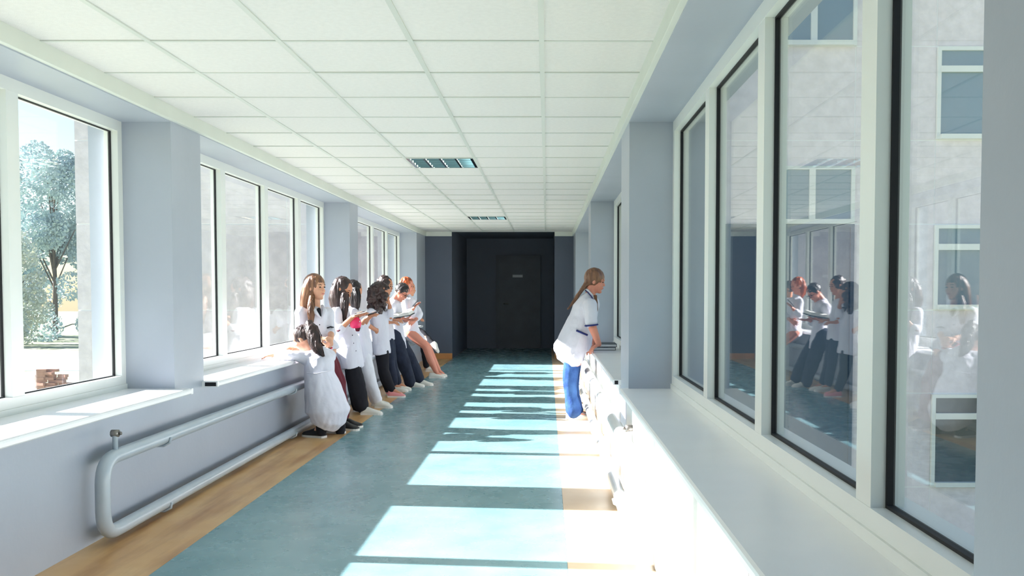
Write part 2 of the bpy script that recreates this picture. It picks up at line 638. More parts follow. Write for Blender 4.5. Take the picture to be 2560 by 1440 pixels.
for x0, x1, z0, z1 in ((-1.16, -1.09, 0, 2.12), (-0.21, -0.14, 0, 2.12), (-1.09, -0.21, 2.05, 2.12)):
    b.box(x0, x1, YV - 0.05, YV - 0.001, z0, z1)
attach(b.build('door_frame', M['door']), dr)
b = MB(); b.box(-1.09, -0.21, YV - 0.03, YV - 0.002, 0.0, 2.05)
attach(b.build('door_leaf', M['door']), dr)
b = MB(); b.box(-0.78, -0.55, YV - 0.036, YV - 0.031, 1.62, 1.68)
attach(b.build('sign_plate', M['sign']), dr)
b = MB(); b.tube([(-0.98, YV - 0.03, 1.02), (-0.98, YV - 0.08, 1.02), (-0.87, YV - 0.08, 1.02)], 0.012, 8)
attach(b.build('door_handle', M['steel'], smooth=True), dr)


# ------------------------------------------------------------------ heating pipes
def bend(pts, r, n=7):
    pts = [Vector(p) for p in pts]
    out = [pts[0]]
    for a, p, c in zip(pts, pts[1:], pts[2:]):
        u, v = (a - p).normalized(), (c - p).normalized()
        s, e = p + u * r, p + v * r
        for i in range(n + 1):
            t = i / n
            out.append(s * (1 - t) ** 2 + p * 2 * t * (1 - t) + e * t * t)
    out.append(pts[-1])
    return out


def heating(x, wallx, ynear, ups, zlo, m, label, d):
    root = empty('heating_pipe', (x, ynear, 0), label, 'heating pipe')
    rr = 0.037
    path = bend([(wallx, 15.9, ups), (x, 15.9, ups), (x, ynear, ups), (x, ynear, zlo), (x, 15.7, zlo), (wallx, 15.7, zlo)], 0.13)
    b = MB()
    b.tube(path, rr, 14)
    attach(b.build('pipe', m, smooth=True), root)
    b = MB()
    yv = ynear + 0.14
    b.tube([(x, yv, ups + 0.02), (x, yv, ups + 0.10), (x, yv, ups + 0.105)], [0.014, 0.014, 0.016], 10)
    vo = attach(b.build('bleed_valve', m, smooth=True), root)
    b = MB()
    b.tube([(x + d * 0.018, yv, ups + 0.118), (x - d * 0.02, yv, ups + 0.118)], 0.019, 10)
    b.tube([(x - d * 0.02, yv, ups + 0.118), (x - d * 0.034, yv, ups + 0.118)], 0.009, 6)
    ko = b.build('valve_cap', M['steel'], smooth=True)
    ko.parent = vo
    for y in (5.25, 7.9, 10.2, 13.0, 15.2):
        for z in (ups, zlo):
            b = MB()
            hook = [(wallx, y, z - 0.05), (x, y, z - 0.05), (x - d * 0.036, y, z - 0.03), (x - d * 0.042, y, z)]
            b.tube(hook, 0.008, 6)
            attach(b.build('bracket', m, smooth=True), root)
    return root


heating(-2.245, XL, 4.52, 0.445, 0.06, M['pipe'], 'grey-blue looped heating pipe along the left wall under the sills', -1)
heating(0.432, XR - 0.012, 4.56, 0.465, 0.085, M['pipe_w'], 'white looped heating pipe along the right wall under the sills', 1)


# ------------------------------------------------------------------ ceiling lamps
def lamp(j, label):
    x0, x1 = SX[2] + 0.012, SX[3] - 0.012
    y0 = ROW0 + 0.6 * j + 0.011
    y1 = y0 + 0.578
    root = empty('ceiling_lamp', ((x0 + x1) / 2, (y0 + y1) / 2, ZC), label, 'ceiling lamp', 'ceiling lamps')
    b = MB()
    t = 0.01
    b.box(x0, x0 + t, y0, y1, ZC - 0.004, ZC + 0.055)
    b.box(x1 - t, x1, y0, y1, ZC - 0.004, ZC + 0.055)
    b.box(x0 + t, x1 - t, y0, y0 + t, ZC - 0.004, ZC + 0.055)
    b.box(x0 + t, x1 - t, y1 - t, y1, ZC - 0.004, ZC + 0.055)
    b.box(x0 + t, x1 - t, y0 + t, y1 - t, ZC + 0.05, ZC + 0.055)
    attach(b.build('housing', M['alu']), root)
    n = 4
    w = (y1 - y0 - 2 * t) / n
    for i in range(n):
        ya = y0 + t + i * w
        b = MB()
        prof = [(ya + 0.004 + (w - 0.008) * k / 10, ZC + 0.002 + 0.040 * (1 - (2 * k / 10 - 1) ** 2)) for k in range(11)]
        for (p0, q0), (p1, q1) in zip(prof, prof[1:]):
            b.add([(x0 + t, p0, q0), (x1 - t, p0, q0), (x1 - t, p1, q1), (x0 + t, p1, q1),
                   (x0 + t, p0, q0 + 0.002), (x1 - t, p0, q0 + 0.002), (x1 - t, p1, q1 + 0.002), (x0 + t, p1, q1 + 0.002)],
                  [(0, 1, 2, 3), (7, 6, 5, 4)])
        attach(b.build('reflector', M['alu'], smooth=True), root)
        b = MB()
        b.tube([(x0 + 0.03, ya + w / 2, ZC + 0.026), (x1 - 0.03, ya + w / 2, ZC + 0.026)], 0.008, 8)
        attach(b.build('tube', M['tubeglass'], smooth=True), root)
    for k in range(5):
        x = x0 + t + 0.006 + (x1 - x0 - 2 * t - 0.012) * k / 4
        b = MB()
        ra = [Vector((x - 0.009, y0 + t, ZC - 0.002)), Vector((x + 0.009, y0 + t, ZC - 0.002)), Vector((x, y0 + t, ZC + 0.03))]
        rb = [v + Vector((0, y1 - y0 - 2 * t, 0)) for v in ra]
        b.rings([ra, rb])
        attach(b.build('louvre_blade', M['alu']), root)


lamp(7, 'nearer square louvred ceiling lamp set in the tiles')
lamp(17, 'farther square louvred ceiling lamp near the dark end')

# ------------------------------------------------------------------ outside: ground, building, trees
gr = slab('ground', -220, 160, -60, 240, -4.3, -4.0, M['grass'], kind='structure', label='pale lawn and paths outside below the windows')

BY = 17.75
bld = empty('panel_building', (0, BY, -4.0), 'pinkish-grey stucco panel building beyond the corridor windows', 'building')
ZJ = [-4.0, -2.58, -0.71, 0.93, 2.62, 4.25, 6.07, 7.6, 9.4]
WIN = {1: 0, 3: 0, 5: 0, 7: 0}
cols_r = [1.02, 2.75, 4.36, 6.02, 7.60, 9.9, 11.8, 14.1, 16.5]
cols_l = [-9.25, -7.2, -5.1, -2.88]
pan_cache = {}


def bpart(name, x0, x1, y0, y1, z0, z1, m, parent=None):
    b = MB()
    b.box(x0, x1, y0, y1, z0, z1)
    o = b.build(name, m)
    if parent is None:
        attach(o, bld)
    else:
        o.parent = parent
    return o


def bwindow(x0, x1, z0, z1, m, vert=None, horiz=None, fm=None):
    f = MB()
    t = 0.07
    ya, yb = BY - 0.06, BY + 0.03
    f.box(x0, x0 + t, ya, yb, z0, z1)
    f.box(x1 - t, x1, ya, yb, z0, z1)
    f.box(x0 + t, x1 - t, ya - 0.06, yb, z0, z0 + t * 1.3)
    f.box(x0 + t, x1 - t, ya, yb, z1 - t, z1)
    if vert:
        f.box(vert - 0.06, vert + 0.06, ya, yb, z0 + t, z1 - t)
    if horiz:
        f.box(x0 + t, x1 - t, ya - 0.02, yb, horiz - 0.06, horiz + 0.06)
    w = f.build('window', fm or M['pvc'])
    attach(w, bld)
    bpart('pane', x0 + t * 0.5, x1 - t * 0.5, BY - 0.012, BY + 0.002, z0 + t * 0.5, z1 - t * 0.5, m, w)


bpart('wall_core', -9.23, -2.9, BY + 0.014, BY + 6, -4.0, 10.5, M['joint'])
bpart('wall_core', 1.04, 17.0, BY + 0.014, BY + 6, -4.0, 10.5, M['joint'])
for cols, right in ((cols_l, False), (cols_r, True)):
    for r in range(len(ZJ) - 1):
        for c in range(len(cols) - 1):
            x0, x1, z0, z1 = cols[c], cols[c + 1], ZJ[r], ZJ[r + 1]
            if right and c in (4, 6) and r in (1, 3, 5, 7):
                m = M['bwin_dark'] if r in (1,) else M['bwin']
                bwindow(x0, x1, z0 + 0.02, z1 - 0.02, m, horiz=z1 - 0.45)
                continue
            if right and c in (0, 1, 2) and r in (1, 2, 3):
                if r == 1:
                    bwindow(x0, x1, ZJ[1], ZJ[4], M['bwin_navy'], fm=M['bwin_navy'])
                continue
            if right and c == 2 and r in (4, 6):
                bwindow(x0, x1, z0, z1 - (0.5 if r == 4 else 0.0), M['bwin'], vert=(x0 + x1) / 2)
                if r == 4:
                    bpart('panel', x0 + 0.012, x1 - 0.012, BY, BY + 0.1, z1 - 0.49, z1 - 0.012, M['stucco'])
                continue
            bpart('panel', x0 + 0.012, x1 - 0.012, BY + 0.004 * ((r + c) % 2), BY + 0.1, z0 + 0.012, z1 - 0.012, M['stucco'])
# roof edge
bpart('roof_edge', -9.35, -2.88, BY - 0.1, BY + 6.1, 9.4, 9.7, M['joint'])
bpart('roof_edge', 1.02, 17.1, BY - 0.1, BY + 6.1, 9.4, 9.7, M['joint'])


def tree(x, y, h, rad, label, leaf, seed, n=3800, ls=1.0):
    r = random.Random(seed)
    root = empty('tree', (x, y, -4.0), label, 'tree', 'trees outside the left windows')
    b = MB()
    b.tube([(x, y, -4.1), (x + 0.1, y, -4 + h * 0.3), (x - 0.1, y + 0.1, -4 + h * 0.6), (x, y, -4 + h * 0.9)], [0.14 * ls + 0.14, 0.22, 0.14, 0.04], 8)
    clumps = []
    for i in range(44):
        a, zz = r.uniform(0, 6.28), r.uniform(0.07, 1.0)
        rr = rad * math.sin((0.25 + 0.72 * zz) * math.pi * 0.98) ** 0.6 * r.uniform(0.25, 0.95)
        c = Vector((x + math.cos(a) * rr, y + math.sin(a) * rr, -4 + h * zz * 0.97))
        clumps.append((c, rad * r.uniform(0.22, 0.42)))
        if i % 2:
            b.tube([(x, y, -4 + h * zz * 0.6), (c + Vector((x, y, c.z))) / 2, c], [0.09, 0.06, 0.02], 5)
    attach(b.build('trunk', M['bark'], smooth=True), root)
    lf = MB()
    for i in range(n):
        c, s = clumps[i % len(clumps)]
        d = Vector((r.gauss(0, 1), r.gauss(0, 1), r.gauss(0, 1))).normalized() * s * r.uniform(0.5, 1.0) ** 0.5
        p = c + d
        u = Vector((r.gauss(0, 1), r.gauss(0, 1), r.gauss(0, 1))).normalized()
        v = u.orthogonal().normalized()
        k = r.uniform(0.09, 0.19) * ls
        lf.add([p - u * k, p + v * k * 0.55, p + u * k, p - v * k * 0.55], [(0, 1, 2, 3)])
    fm = lf.mesh('foliage', fix=False)
    fm.materials.append(leaf)
    attach(link('foliage', fm), root)


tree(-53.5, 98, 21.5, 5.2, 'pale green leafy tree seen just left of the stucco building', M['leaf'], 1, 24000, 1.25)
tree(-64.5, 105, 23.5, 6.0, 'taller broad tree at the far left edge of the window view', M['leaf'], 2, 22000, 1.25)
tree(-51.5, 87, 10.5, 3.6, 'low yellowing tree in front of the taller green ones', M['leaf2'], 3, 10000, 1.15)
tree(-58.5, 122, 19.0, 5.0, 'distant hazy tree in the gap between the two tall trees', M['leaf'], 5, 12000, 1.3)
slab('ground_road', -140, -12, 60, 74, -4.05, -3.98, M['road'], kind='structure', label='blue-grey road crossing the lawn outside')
# a stack of old bricks on the lawn
st = empty('brick_stack', (-26.2, 48, -4.0), 'untidy stack of old bricks on the lawn before the road', 'bricks')
rb = random.Random(5)
bm_ = MB(); bm_.box(-0.25, 0.25, -0.12, 0.12, 0, 0.14)
brick_me = bm_.mesh('brick'); brick_me.materials.append(M['brick'])
for lay in range(8):
    for k in range(4 - lay // 3):
        o = link('brick', brick_me, st, (-0.8 + 0.54 * k + rb.uniform(-0.08, 0.08), rb.uniform(-0.1, 0.1), lay * 0.145))
        o.rotation_euler = (0, 0, rb.uniform(-0.3, 0.3))

# ------------------------------------------------------------------ people
def skin_mat(name, c):
    return mat(name, c, 0.5, 0.4, sss=0.15, var=0.06, vscale=18)


M['skin'] = skin_mat('skin', srgb(214, 160, 132))
M['skin2'] = skin_mat('skin_tan', srgb(198, 138, 108))
M['skin3'] = skin_mat('skin_rosy', srgb(212, 140, 118))
M['lip'] = mat('lips', srgb(190, 112, 100), 0.4, 0.4)
M['eye'] = mat('eye_dark', srgb(34, 26, 24), 0.2, 0.6)
M['coat'] = mat('white_cotton', srgb(214, 213, 224), 0.9, 0.15, var=0.02, vscale=8, bump=0.3, bscale=14)
M['navy'] = mat('navy_trim', srgb(44, 52, 110), 0.7, 0.2)
M['black'] = mat('black_cloth', srgb(34, 34, 40), 0.85, 0.2, bump=0.15, bscale=22)
M['jeans_dark'] = mat('dark_denim', srgb(44, 50, 66), 0.85, 0.2, var=0.15, vscale=14, bump=0.15, bscale=25)
M['jeans'] = mat('blue_denim', srgb(62, 98, 152), 0.85, 0.2, col2=srgb(36, 64, 118), vscale=9, bump=0.3, bscale=24)
M['white_trs'] = mat('white_trousers', srgb(222, 222, 230), 0.85, 0.2, bump=0.15, bscale=18)
M['maroon'] = mat('maroon_cloth', srgb(98, 40, 50), 0.85, 0.2, bump=0.12, bscale=18)
M['shoe_w'] = mat('white_leather', srgb(222, 220, 212), 0.5, 0.4)
M['shoe_p'] = mat('pink_canvas', srgb(228, 150, 152), 0.7, 0.3)
M['shoe_b'] = mat('black_leather', srgb(32, 32, 36), 0.45, 0.4)
M['shoe_n'] = mat('brown_leather', srgb(128, 84, 70), 0.5, 0.4)
M['sole'] = mat('white_rubber', srgb(226, 222, 216), 0.7, 0.3)
M['sole_b'] = mat('black_white_rubber', srgb(200, 200, 200), 0.7, 0.3)


def hair_mat(name, c, c2):
    return mat(name, c, 0.38, 0.5, col2=c2, vscale=30, stretch=(1, 1, 0.12), bump=0.4, bscale=70)


M['hair_brown'] = hair_mat('hair_light_brown', srgb(150, 106, 76), srgb(84, 54, 42))
M['hair_dark'] = hair_mat('hair_dark_brown', srgb(70, 48, 44), srgb(34, 26, 28))
M['hair_black'] = hair_mat('hair_black', srgb(44, 36, 38), srgb(24, 22, 26))
M['hair_red'] = hair_mat('hair_copper', srgb(196, 92, 42), srgb(96, 44, 30))
M['hair_fair'] = hair_mat('hair_chestnut', srgb(146, 102, 72), srgb(92, 60, 46))


def noise_push(me, amp, fx, fz, seed):
    """push vertices along their normals by a smooth value noise (vectorised)"""
    n = len(me.vertices)
    co = np.empty(n * 3); no = np.empty(n * 3)
    me.vertices.foreach_get('co', co)
    me.vertices.foreach_get('normal', no)
    co = co.reshape(-1, 3); no = no.reshape(-1, 3)
    q = co * np.array((fx, fx, fz)) + seed * np.array((3.1, 1.7, .9))
    i = np.floor(q).astype(np.int64); f = q - i
    f = f * f * (3 - 2 * f)

    def h(a, b_, c):
        k = (a * 374761393 + b_ * 668265263 + c * 2147483647 + seed * 97) & 0x7fffffff
        k = ((k ^ (k >> 13)) * 1274126177) & 0x7fffffff
        return (k ^ (k >> 16)) % 65536 / 32768.0 - 1.0
    v = 0
    for dx in (0, 1):
        wx = f[:, 0] if dx else 1 - f[:, 0]
        for dy in (0, 1):
            wy = f[:, 1] if dy else 1 - f[:, 1]
            for dz in (0, 1):
                wz = f[:, 2] if dz else 1 - f[:, 2]
                v = v + wx * wy * wz * h(i[:, 0] + dx, i[:, 1] + dy, i[:, 2] + dz)
    co += no * (amp * v)[:, None]
    me.vertices.foreach_set('co', co.ravel())


def remeshed(name, mb, mats, root, voxel, smooth=3, push=None, seed=0, paint=None, extra=None):
    """fuse overlapping closed shapes into one continuous surface"""
    me = mb.mesh(name + '_src')
    o = bpy.data.objects.new(name + '_src', me)
    COL.objects.link(o)
    r = o.modifiers.new('r', 'REMESH')
    r.mode = 'VOXEL'
    r.voxel_size = voxel
    r.use_smooth_shade = True
    if smooth:
        s = o.modifiers.new('s', 'SMOOTH')
        s.factor = 0.5
        s.iterations = smooth
    dg = bpy.context.evaluated_depsgraph_get()
    out = bpy.data.meshes.new_from_object(o.evaluated_get(dg))
    bpy.data.objects.remove(o)
    bpy.data.meshes.remove(me)
    if push:
        for p in push:
            noise_push(out, p[0], p[1], p[2], seed)
            out.update()
    if extra:
        bm = bmesh.new()
        bm.from_mesh(out)
        em = extra.mesh('x')
        bm.from_mesh(em)
        bm.to_mesh(out)
        bm.free()
    out.materials.clear()
    for m in (mats if isinstance(mats, list) else [mats]):
        out.materials.append(m)
    n = len(out.polygons)
    idx = [0] * n
    if paint:
        ce = np.empty(n * 3)
        out.polygons.foreach_get('center', ce)
        idx = paint(ce.reshape(-1, 3))
    out.polygons.foreach_set('material_index', idx)
    out.polygons.foreach_set('use_smooth', [True] * n)
    out.name = name
    out.update()
    ob = bpy.data.objects.new(name, out)
    COL.objects.link(ob)
    attach(ob, root)
    return ob


def ortho(f, u):
    f = Vector(f).normalized()
    u = Vector(u)
    u = (u - f * u.dot(f)).normalized()
    return f, u, u.cross(f)


class Person:
    def __init__(s, label, Y0, foot, skin='skin', group=None):
        s.Y = Y0
        s.k = Y0 / FPX
        p = s.J(*foot)
        s.root = empty('person', (p.x, p.y, 0.0), label, 'person', group)
        s.b = MB()
        s.skin = M[skin]
        s.lips = None

    def J(s, px, py, dy=0.0):
        return W(px, py, s.Y + dy) if not isinstance(px, Vector) else px

    def P(s, t):
        return t if isinstance(t, Vector) else s.J(*t)

    def secs(s, rows):
        out = []
        for r in rows:
            c = s.J(r[0], r[1], r[4] if len(r) > 4 else 0.0)
            out.append((c, r[2] * s.k, r[3]))
        return out

    def head(s, c, f, u=(0, 0, 1), k=1.0, neck=None, face=True):
        c = s.P(c)
        f, u, l = ortho(f, u)
        s.hc, s.hf, s.hu, s.hl, s.hk = c, f, u, l, k
        b = s.b
        b.ball(c + u * .022 * k - f * .006 * k, f * .096 * k, l * .076 * k, u * .098 * k, 18, 13)
        b.ball(c + f * .024 * k - u * .042 * k, f * .064 * k, l * .056 * k, u * .076 * k, 16, 11)
        b.cap(c + f * .068 * k - u * .100 * k, c + f * .060 * k - u * .100 * k, .017 * k, .02 * k)
        b.cap(c + f * .084 * k + u * .004 * k, c + f * .098 * k - u * .028 * k, .007 * k, .0115 * k, 10)
        for d in (-1, 1):
            b.cap(c + f * .084 * k + u * .022 * k, c + f * .070 * k + u * .020 * k + l * d * .042 * k, .013 * k, .012 * k, 10)
            b.ball(c + l * d * .077 * k - f * .004 * k - u * .006 * k, f * .018 * k, l * .009 * k, u * .030 * k, 10, 7)
            b.ball(c + f * .058 * k - u * .032 * k + l * d * .03 * k, f * .028 * k, l * .024 * k, u * .026 * k, 10, 7)
        b.cap(c + f * .087 * k - u * .060 * k - l * .014 * k, c + f * .087 * k - u * .060 * k + l * .014 * k, .0095 * k, .0095 * k, 10)
        s.lips = c + f * .096 * k - u * .061 * k
        if neck is not None:
            b.cap(c - u * .055 * k - f * .022 * k, s.P(neck), .050 * k, .056 * k)
        if face:
            for d in (-1, 1):
                e = MB()
                q = c + f * .0835 * k + u * .001 * k + l * d * .030 * k
                e.ball(q, f * .008 * k, l * .0125 * k, u * .0062 * k, 8, 5)
                attach(e.build('eye', M['eye'], smooth=True), s.root)
                e = MB()
                e.tube([q + u * .020 * k - l * d * .014 * k + f * .005 * k, q + u * .025 * k + f * .004 * k, q + u * .020 * k + l * d * .018 * k - f * .006 * k], [.0035, .004, .0025], 6)
                attach(e.build('eyebrow', s.hair_m, smooth=True), s.root)

    def arm(s, sh, el, wr, r=(.038, .034, .025)):
        sh, el, wr = s.P(sh), s.P(el), s.P(wr)
        s.b.cap(sh, el, r[0], r[1])
        s.b.cap(el, wr, r[1] * 1.05, r[2])
        return sh, el, wr

    def hand(s, wr, d, n, thumb, curl=0.5, k=0.95):
        wr = s.P(wr)
        d = Vector(d).normalized()
        n = Vector(n)
        n = (n - d * n.dot(d)).normalized()
        t = d.cross(n)
        if t.dot(Vector(thumb)) < 0:
            t = -t
        b = s.b
        b.loft([(wr, .024 * k, .018 * k), (wr + d * .04 * k, .037 * k, .0165 * k), (wr + d * .082 * k, .040 * k, .013 * k)], 14, xdir=t)
        for i, L in enumerate((.070, .079, .074, .058)):
            p = wr + d * (.082 - .004 * abs(i - 1)) * k + t * (.031 - .0205 * i) * k
            dd = (d + t * (.10 - .07 * i)).normalized()
            a = 0.0
            for q, (f_, rr) in enumerate(((.45, .0092), (.32, .0084), (.26, .0076))):
                a += curl * (.55, .75, .6)[q]
                dr = (dd * math.cos(a) + n * math.sin(a)).normalized()
                e = p + dr * L * f_ * k
                b.cap(p, e, rr * k, (rr - .0007) * k, 8)
                p = e
        p = wr + d * .022 * k + t * .026 * k
        e = p + (d * .62 + t * .7 + n * .25).normalized() * .042 * k
        b.cap(p, e, .0125 * k, .0105 * k, 8)
        e2 = e + (d * .85 + t * .15 + n * (.3 + .4 * curl)).normalized() * .034 * k
        b.cap(e, e2, .0105 * k, .0085 * k, 8)

    def leg(s, hip, knee, ank, r=(.058, .044, .032), toe=None):
        hip, knee, ank = s.P(hip), s.P(knee), s.P(ank)
        s.b.cap(hip, knee, r[0], r[1])
        s.b.cap(knee, (knee + ank) / 2 + Vector((-.012, 0, 0)), r[1], r[1] * .98)
        s.b.cap((knee + ank) / 2 + Vector((-.012, 0, 0)), ank, r[1] * .98, r[2])
        if toe is not None:
            s.b.cap(ank - Vector((0, 0, .01)), s.P(toe), r[2] * .95, .026)

    def torso(s, rows, f=.72):
        s.b.loft([(c, a * f, b_ * f) for c, a, b_ in s.secs(rows)], 20)

    def body(s):
        lp, lf, lu = s.lips, getattr(s, 'hf', None), getattr(s, 'hu', None)

        def paint(c):
            d = c - np.array(lp)
            return ((np.abs(d @ np.array(lu)) < .0065) & (np.abs(d @ np.array(s.hl)) < .019) & (d @ np.array(lf) > -.018)).astype(int).tolist()
        return remeshed('body', s.b, [s.skin, M['lip']], s.root, .0068, 2, paint=paint)

    def coat(s, rows, sleeves, m=None, name='coat', amp=.010, seed=1):
        b = MB()
        b.loft(s.secs(rows), 22, flat_end=True)
        for sl in sleeves:
            pts = [s.P(p) for p in sl[0]]
            rad = sl[1]
            for i in range(len(pts) - 1):
                b.cap(pts[i], pts[i + 1], rad[i], rad[i + 1], 14)
        return remeshed(name, b, m or M['coat'], s.root, .0095, 3, push=[(amp * 1.2, 9, 4.5), (amp * .65, 22, 9), (amp * .22, 46, 20)], seed=seed)

    def cloth(s, name, chains, m, lofts=(), amp=.007, seed=2, voxel=.011):
        b = MB()
        for pts, rad in chains:
            pts = [s.P(p) for p in pts]
            for i in range(len(pts) - 1):
                b.cap(pts[i], pts[i + 1], rad[i], rad[i + 1], 14)
        for rows in lofts:
            b.loft(s.secs(rows), 20)
        return remeshed(name, b, m, s.root, voxel, 3, push=[(amp, 12, 9), (amp * .5, 30, 22)], seed=seed)

    def hair(s, lofts=(), balls=(), cap=(.107, .089, .104, .032, -.026), strands=0, amp=.006, seed=3, fx=70, fz=6, voxel=.0085):
        b = MB()
        c, f, u, l, k = s.hc, s.hf, s.hu, s.hl, s.hk
        if cap:
            b.ball(c + u * cap[3] * k + f * cap[4] * k, f * cap[0] * k, l * cap[1] * k, u * cap[2] * k, 18, 13)
        ex = MB()
        r = random.Random(seed)
        for rows in lofts:
            sc = s.secs(rows)
            b.loft(sc, 18)
            for i in range(strands):
                a = r.uniform(0, 6.283)
                q = r.uniform(.82, 1.06)
                pts = [cc + Vector((aa * q * math.cos(a), bb * q * math.sin(a), 0)) + Vector((r.gauss(0, .003), r.gauss(0, .003), 0)) for cc, aa, bb in sc]
                pts.append(pts[-1] + (pts[-1] - pts[-2]) * r.uniform(.05, .5))
                ex.tube(pts, [.0028] * (len(pts) - 1) + [.0008], 4)
        for px, py, rp, dy in balls:
            cc = s.J(px, py, dy)
            rr = rp * s.k
            b.ball(cc, Vector((rr, 0, 0)), Vector((0, rr, 0)), Vector((0, 0, rr)), 12, 9)
        return remeshed('hair', b, s.hair_m, s.root, voxel, 2, push=[(amp, fx, fz)], seed=seed, extra=ex if strands else None)

    def shoe(s, heel, toe, m, sole=None, name='shoe', h=.075, wide=.042, ankle=None, laces=False, tilt=False):
        heel, toe = s.P(heel), s.P(toe)
        if not tilt:
            heel = Vector((heel.x, heel.y, 0.0)); toe = Vector((toe.x, toe.y, 0.0))
        d = toe - heel
        L = max(d.length, .2)
        d.normalize()
        up = Vector((0, 0, 1)) if not tilt else (Vector((0, -1, 0)).cross(d)).normalized()
        if up.z < 0:
            up = -up
        sd = up.cross(d).normalized()
        up = d.cross(sd).normalized()
        prof = [(0, .6, .6), (.04, .85, .9), (.18, .92, 1.0), (.35, .86, .92), (.5, .95, .74), (.68, 1.08, .56), (.84, 1.0, .44), (.95, .72, .34), (1.0, .35, .22)]
        b = MB()
        rs = []
        for t, w_, hh in prof:
            c = heel + d * (L * t) + up * .012
            ring = []
            for j in range(14):
                a = 2 * math.pi * j / 14
                y, z = math.cos(a), math.sin(a)
                z = max(z, -.35)
                ring.append(c + sd * (y * wide * w_) + up * ((z + .35) / 1.35 * h * hh))
            rs.append(ring)
        b.rings(rs)
        o = b.build(name, m, smooth=True)
        attach(o, s.root)
        b = MB()
        rs = []
        for t, w_, hh in prof:
            w2 = wide * w_ * 1.06
            c = heel + d * (L * (t * 1.02 - .01))
            rs.append([c - sd * w2, c + sd * w2, c + sd * w2 + up * .019, c - sd * w2 + up * .019])
        b.rings(rs)
        so = b.build('sole', sole or M['sole'])
        so.parent = o
        if laces:
            b = MB()
            for t in (.42, .5, .58):
                c = heel + d * (L * t) + up * (h * .82 - (t - .42) * .09)
                b.tube([c - sd * .022, c + up * .006, c + sd * .022], .004, 5)
            lo = b.build('laces', M['sole'], smooth=True)
            lo.parent = o
        return o


def box_thing(name, c, ux, uy, uz, m, label, cat, bevel=0.0):
    b = MB()
    b.obox((0, 0, 0), ux, uy, uz)
    o = b.build(name, m, bevel=bevel)
    o.location = c
    tag(o, label, cat)
    return o


def phone(c, d, n, m_back, label):
    """slim phone: long axis d, screen normal n"""
    d, n, t = ortho(d, n)
    root = empty('phone', c, label, 'phone')
    b = MB()
    b.obox((0, 0, 0), d * .07, t * .035, n * .0045)
    b.build('phone_body', m_back, root, bevel=.003)
    b = MB()
    b.obox(n * .005, d * .062, t * .031, n * .0006)
    b.build('screen', M['screen'], root)
    return root


M['screen'] = mat('phone_glass', srgb(24, 26, 32), 0.08, 0.6)
M['ph_black'] = mat('phone_black', srgb(30, 30, 34), 0.3, 0.5)
M['ph_white'] = mat('phone_white', srgb(214, 210, 210), 0.3, 0.5)
M['pink'] = mat('hot_pink_plastic', srgb(232, 46, 110), 0.35, 0.5, col2=srgb(226, 56, 80), vscale=5)
M['paper'] = mat('paper', srgb(226, 226, 222), 0.8, 0.2, var=.03, vscale=30)
M['bookcover'] = mat('book_cover', srgb(48, 60, 62), 0.5, 0.4)
M['bookcover2'] = mat('dark_book_cover', srgb(44, 50, 62), 0.45, 0.4)
M['button'] = mat('dark_button', srgb(40, 40, 56), 0.4, 0.4)


def buttons(p, pts, r=.006):
    for q in pts:
        c = p.P(q)
        b = MB()
        b.ball(c, Vector((r, 0, 0)), Vector((0, r, 0)), Vector((0, 0, r)), 8, 5)
        attach(b.build('button', M['button'], smooth=True), p.root)


G = 'students leaning along the left window sills'
X_, Z_ = Vector((1, 0, 0)), Vector((0, 0, 1))

# -- standing girl with long light-brown hair
p = Person('person with long light-brown hair looking right, white coat, hands clasped, nearest standing student', 8.5, (850, 1065), 'skin', G)
p.hair_m = M['hair_brown']
p.head((789, 719), (.88, -.46, .03), (0, 0, 1), 1.0, (786, 768))
R = [(786, 764, 15, .06), (786, 778, 33, .11), (786, 802, 34, .12), (790, 832, 31, .11), (800, 856, 33, .13), (810, 874, 38, .16), (816, 886, 38, .17)]
p.torso(R)
aR = p.arm((754, 782, -.08), (750, 838, -.12), (800, 846, -.20))
aL = p.arm((818, 782, .06), (827, 828, .02), (828, 846, -.14))
p.hand(aR[2], (1, -.15, -.12), (0, .3, -1), (0, -.6, 1), .7)
p.hand(aL[2], (.1, -.7, -.45), (-.8, 0, -.3), (-.3, 0, 1), .8)
p.leg((806, 866, -.06), (842, 960, -.04), (856, 1058, -.05), toe=(880, 1070, -.1))
p.leg((812, 866, .10), (848, 958, .12), (862, 1050, .12), toe=(886, 1062, .1))
p.body()
p.coat(R, [([(754, 782, -.08), (750, 838, -.12), (768, 844, -.15)], (.062, .054, .05)), ([(818, 782, .06), (826, 826, .02), (827, 833, -.02)], (.062, .052, .050))], seed=11)
p.cloth('trousers', [([(812, 882, -.06), (842, 960, -.04), (855, 1046, -.05)], (.080, .066, .048)), ([(816, 882, .09), (848, 958, .12), (861, 1040, .12)], (.080, .066, .048))], M['maroon'])
p.cloth('shirt', [([(797, 774, -.085), (801, 790, -.118)], (.020, .010))], M['black'], amp=.001, voxel=.006)
for q in (([(780, 762, -.06), (786, 778, -.115), (803, 796, -.125)], (.012, .022, .006)), ([(805, 764, -.03), (812, 776, -.07), (804, 796, -.12)], (.012, .022, .006))):
    b = MB()
    b.tube([p.P(t) for t in q[0]], list(q[1]), 8)
    attach(b.build('lapel', M['coat'], smooth=True), p.root)
buttons(p, [(799, 812, -.135), (804, 838, -.14)])
b = MB(); b.tube([p.P((818, 820, -.03)), p.P((826, 817, -.045)), p.P((834, 819, .0))], .007, 6)
attach(b.build('cuff_trim', M['black'], smooth=True), p.root)
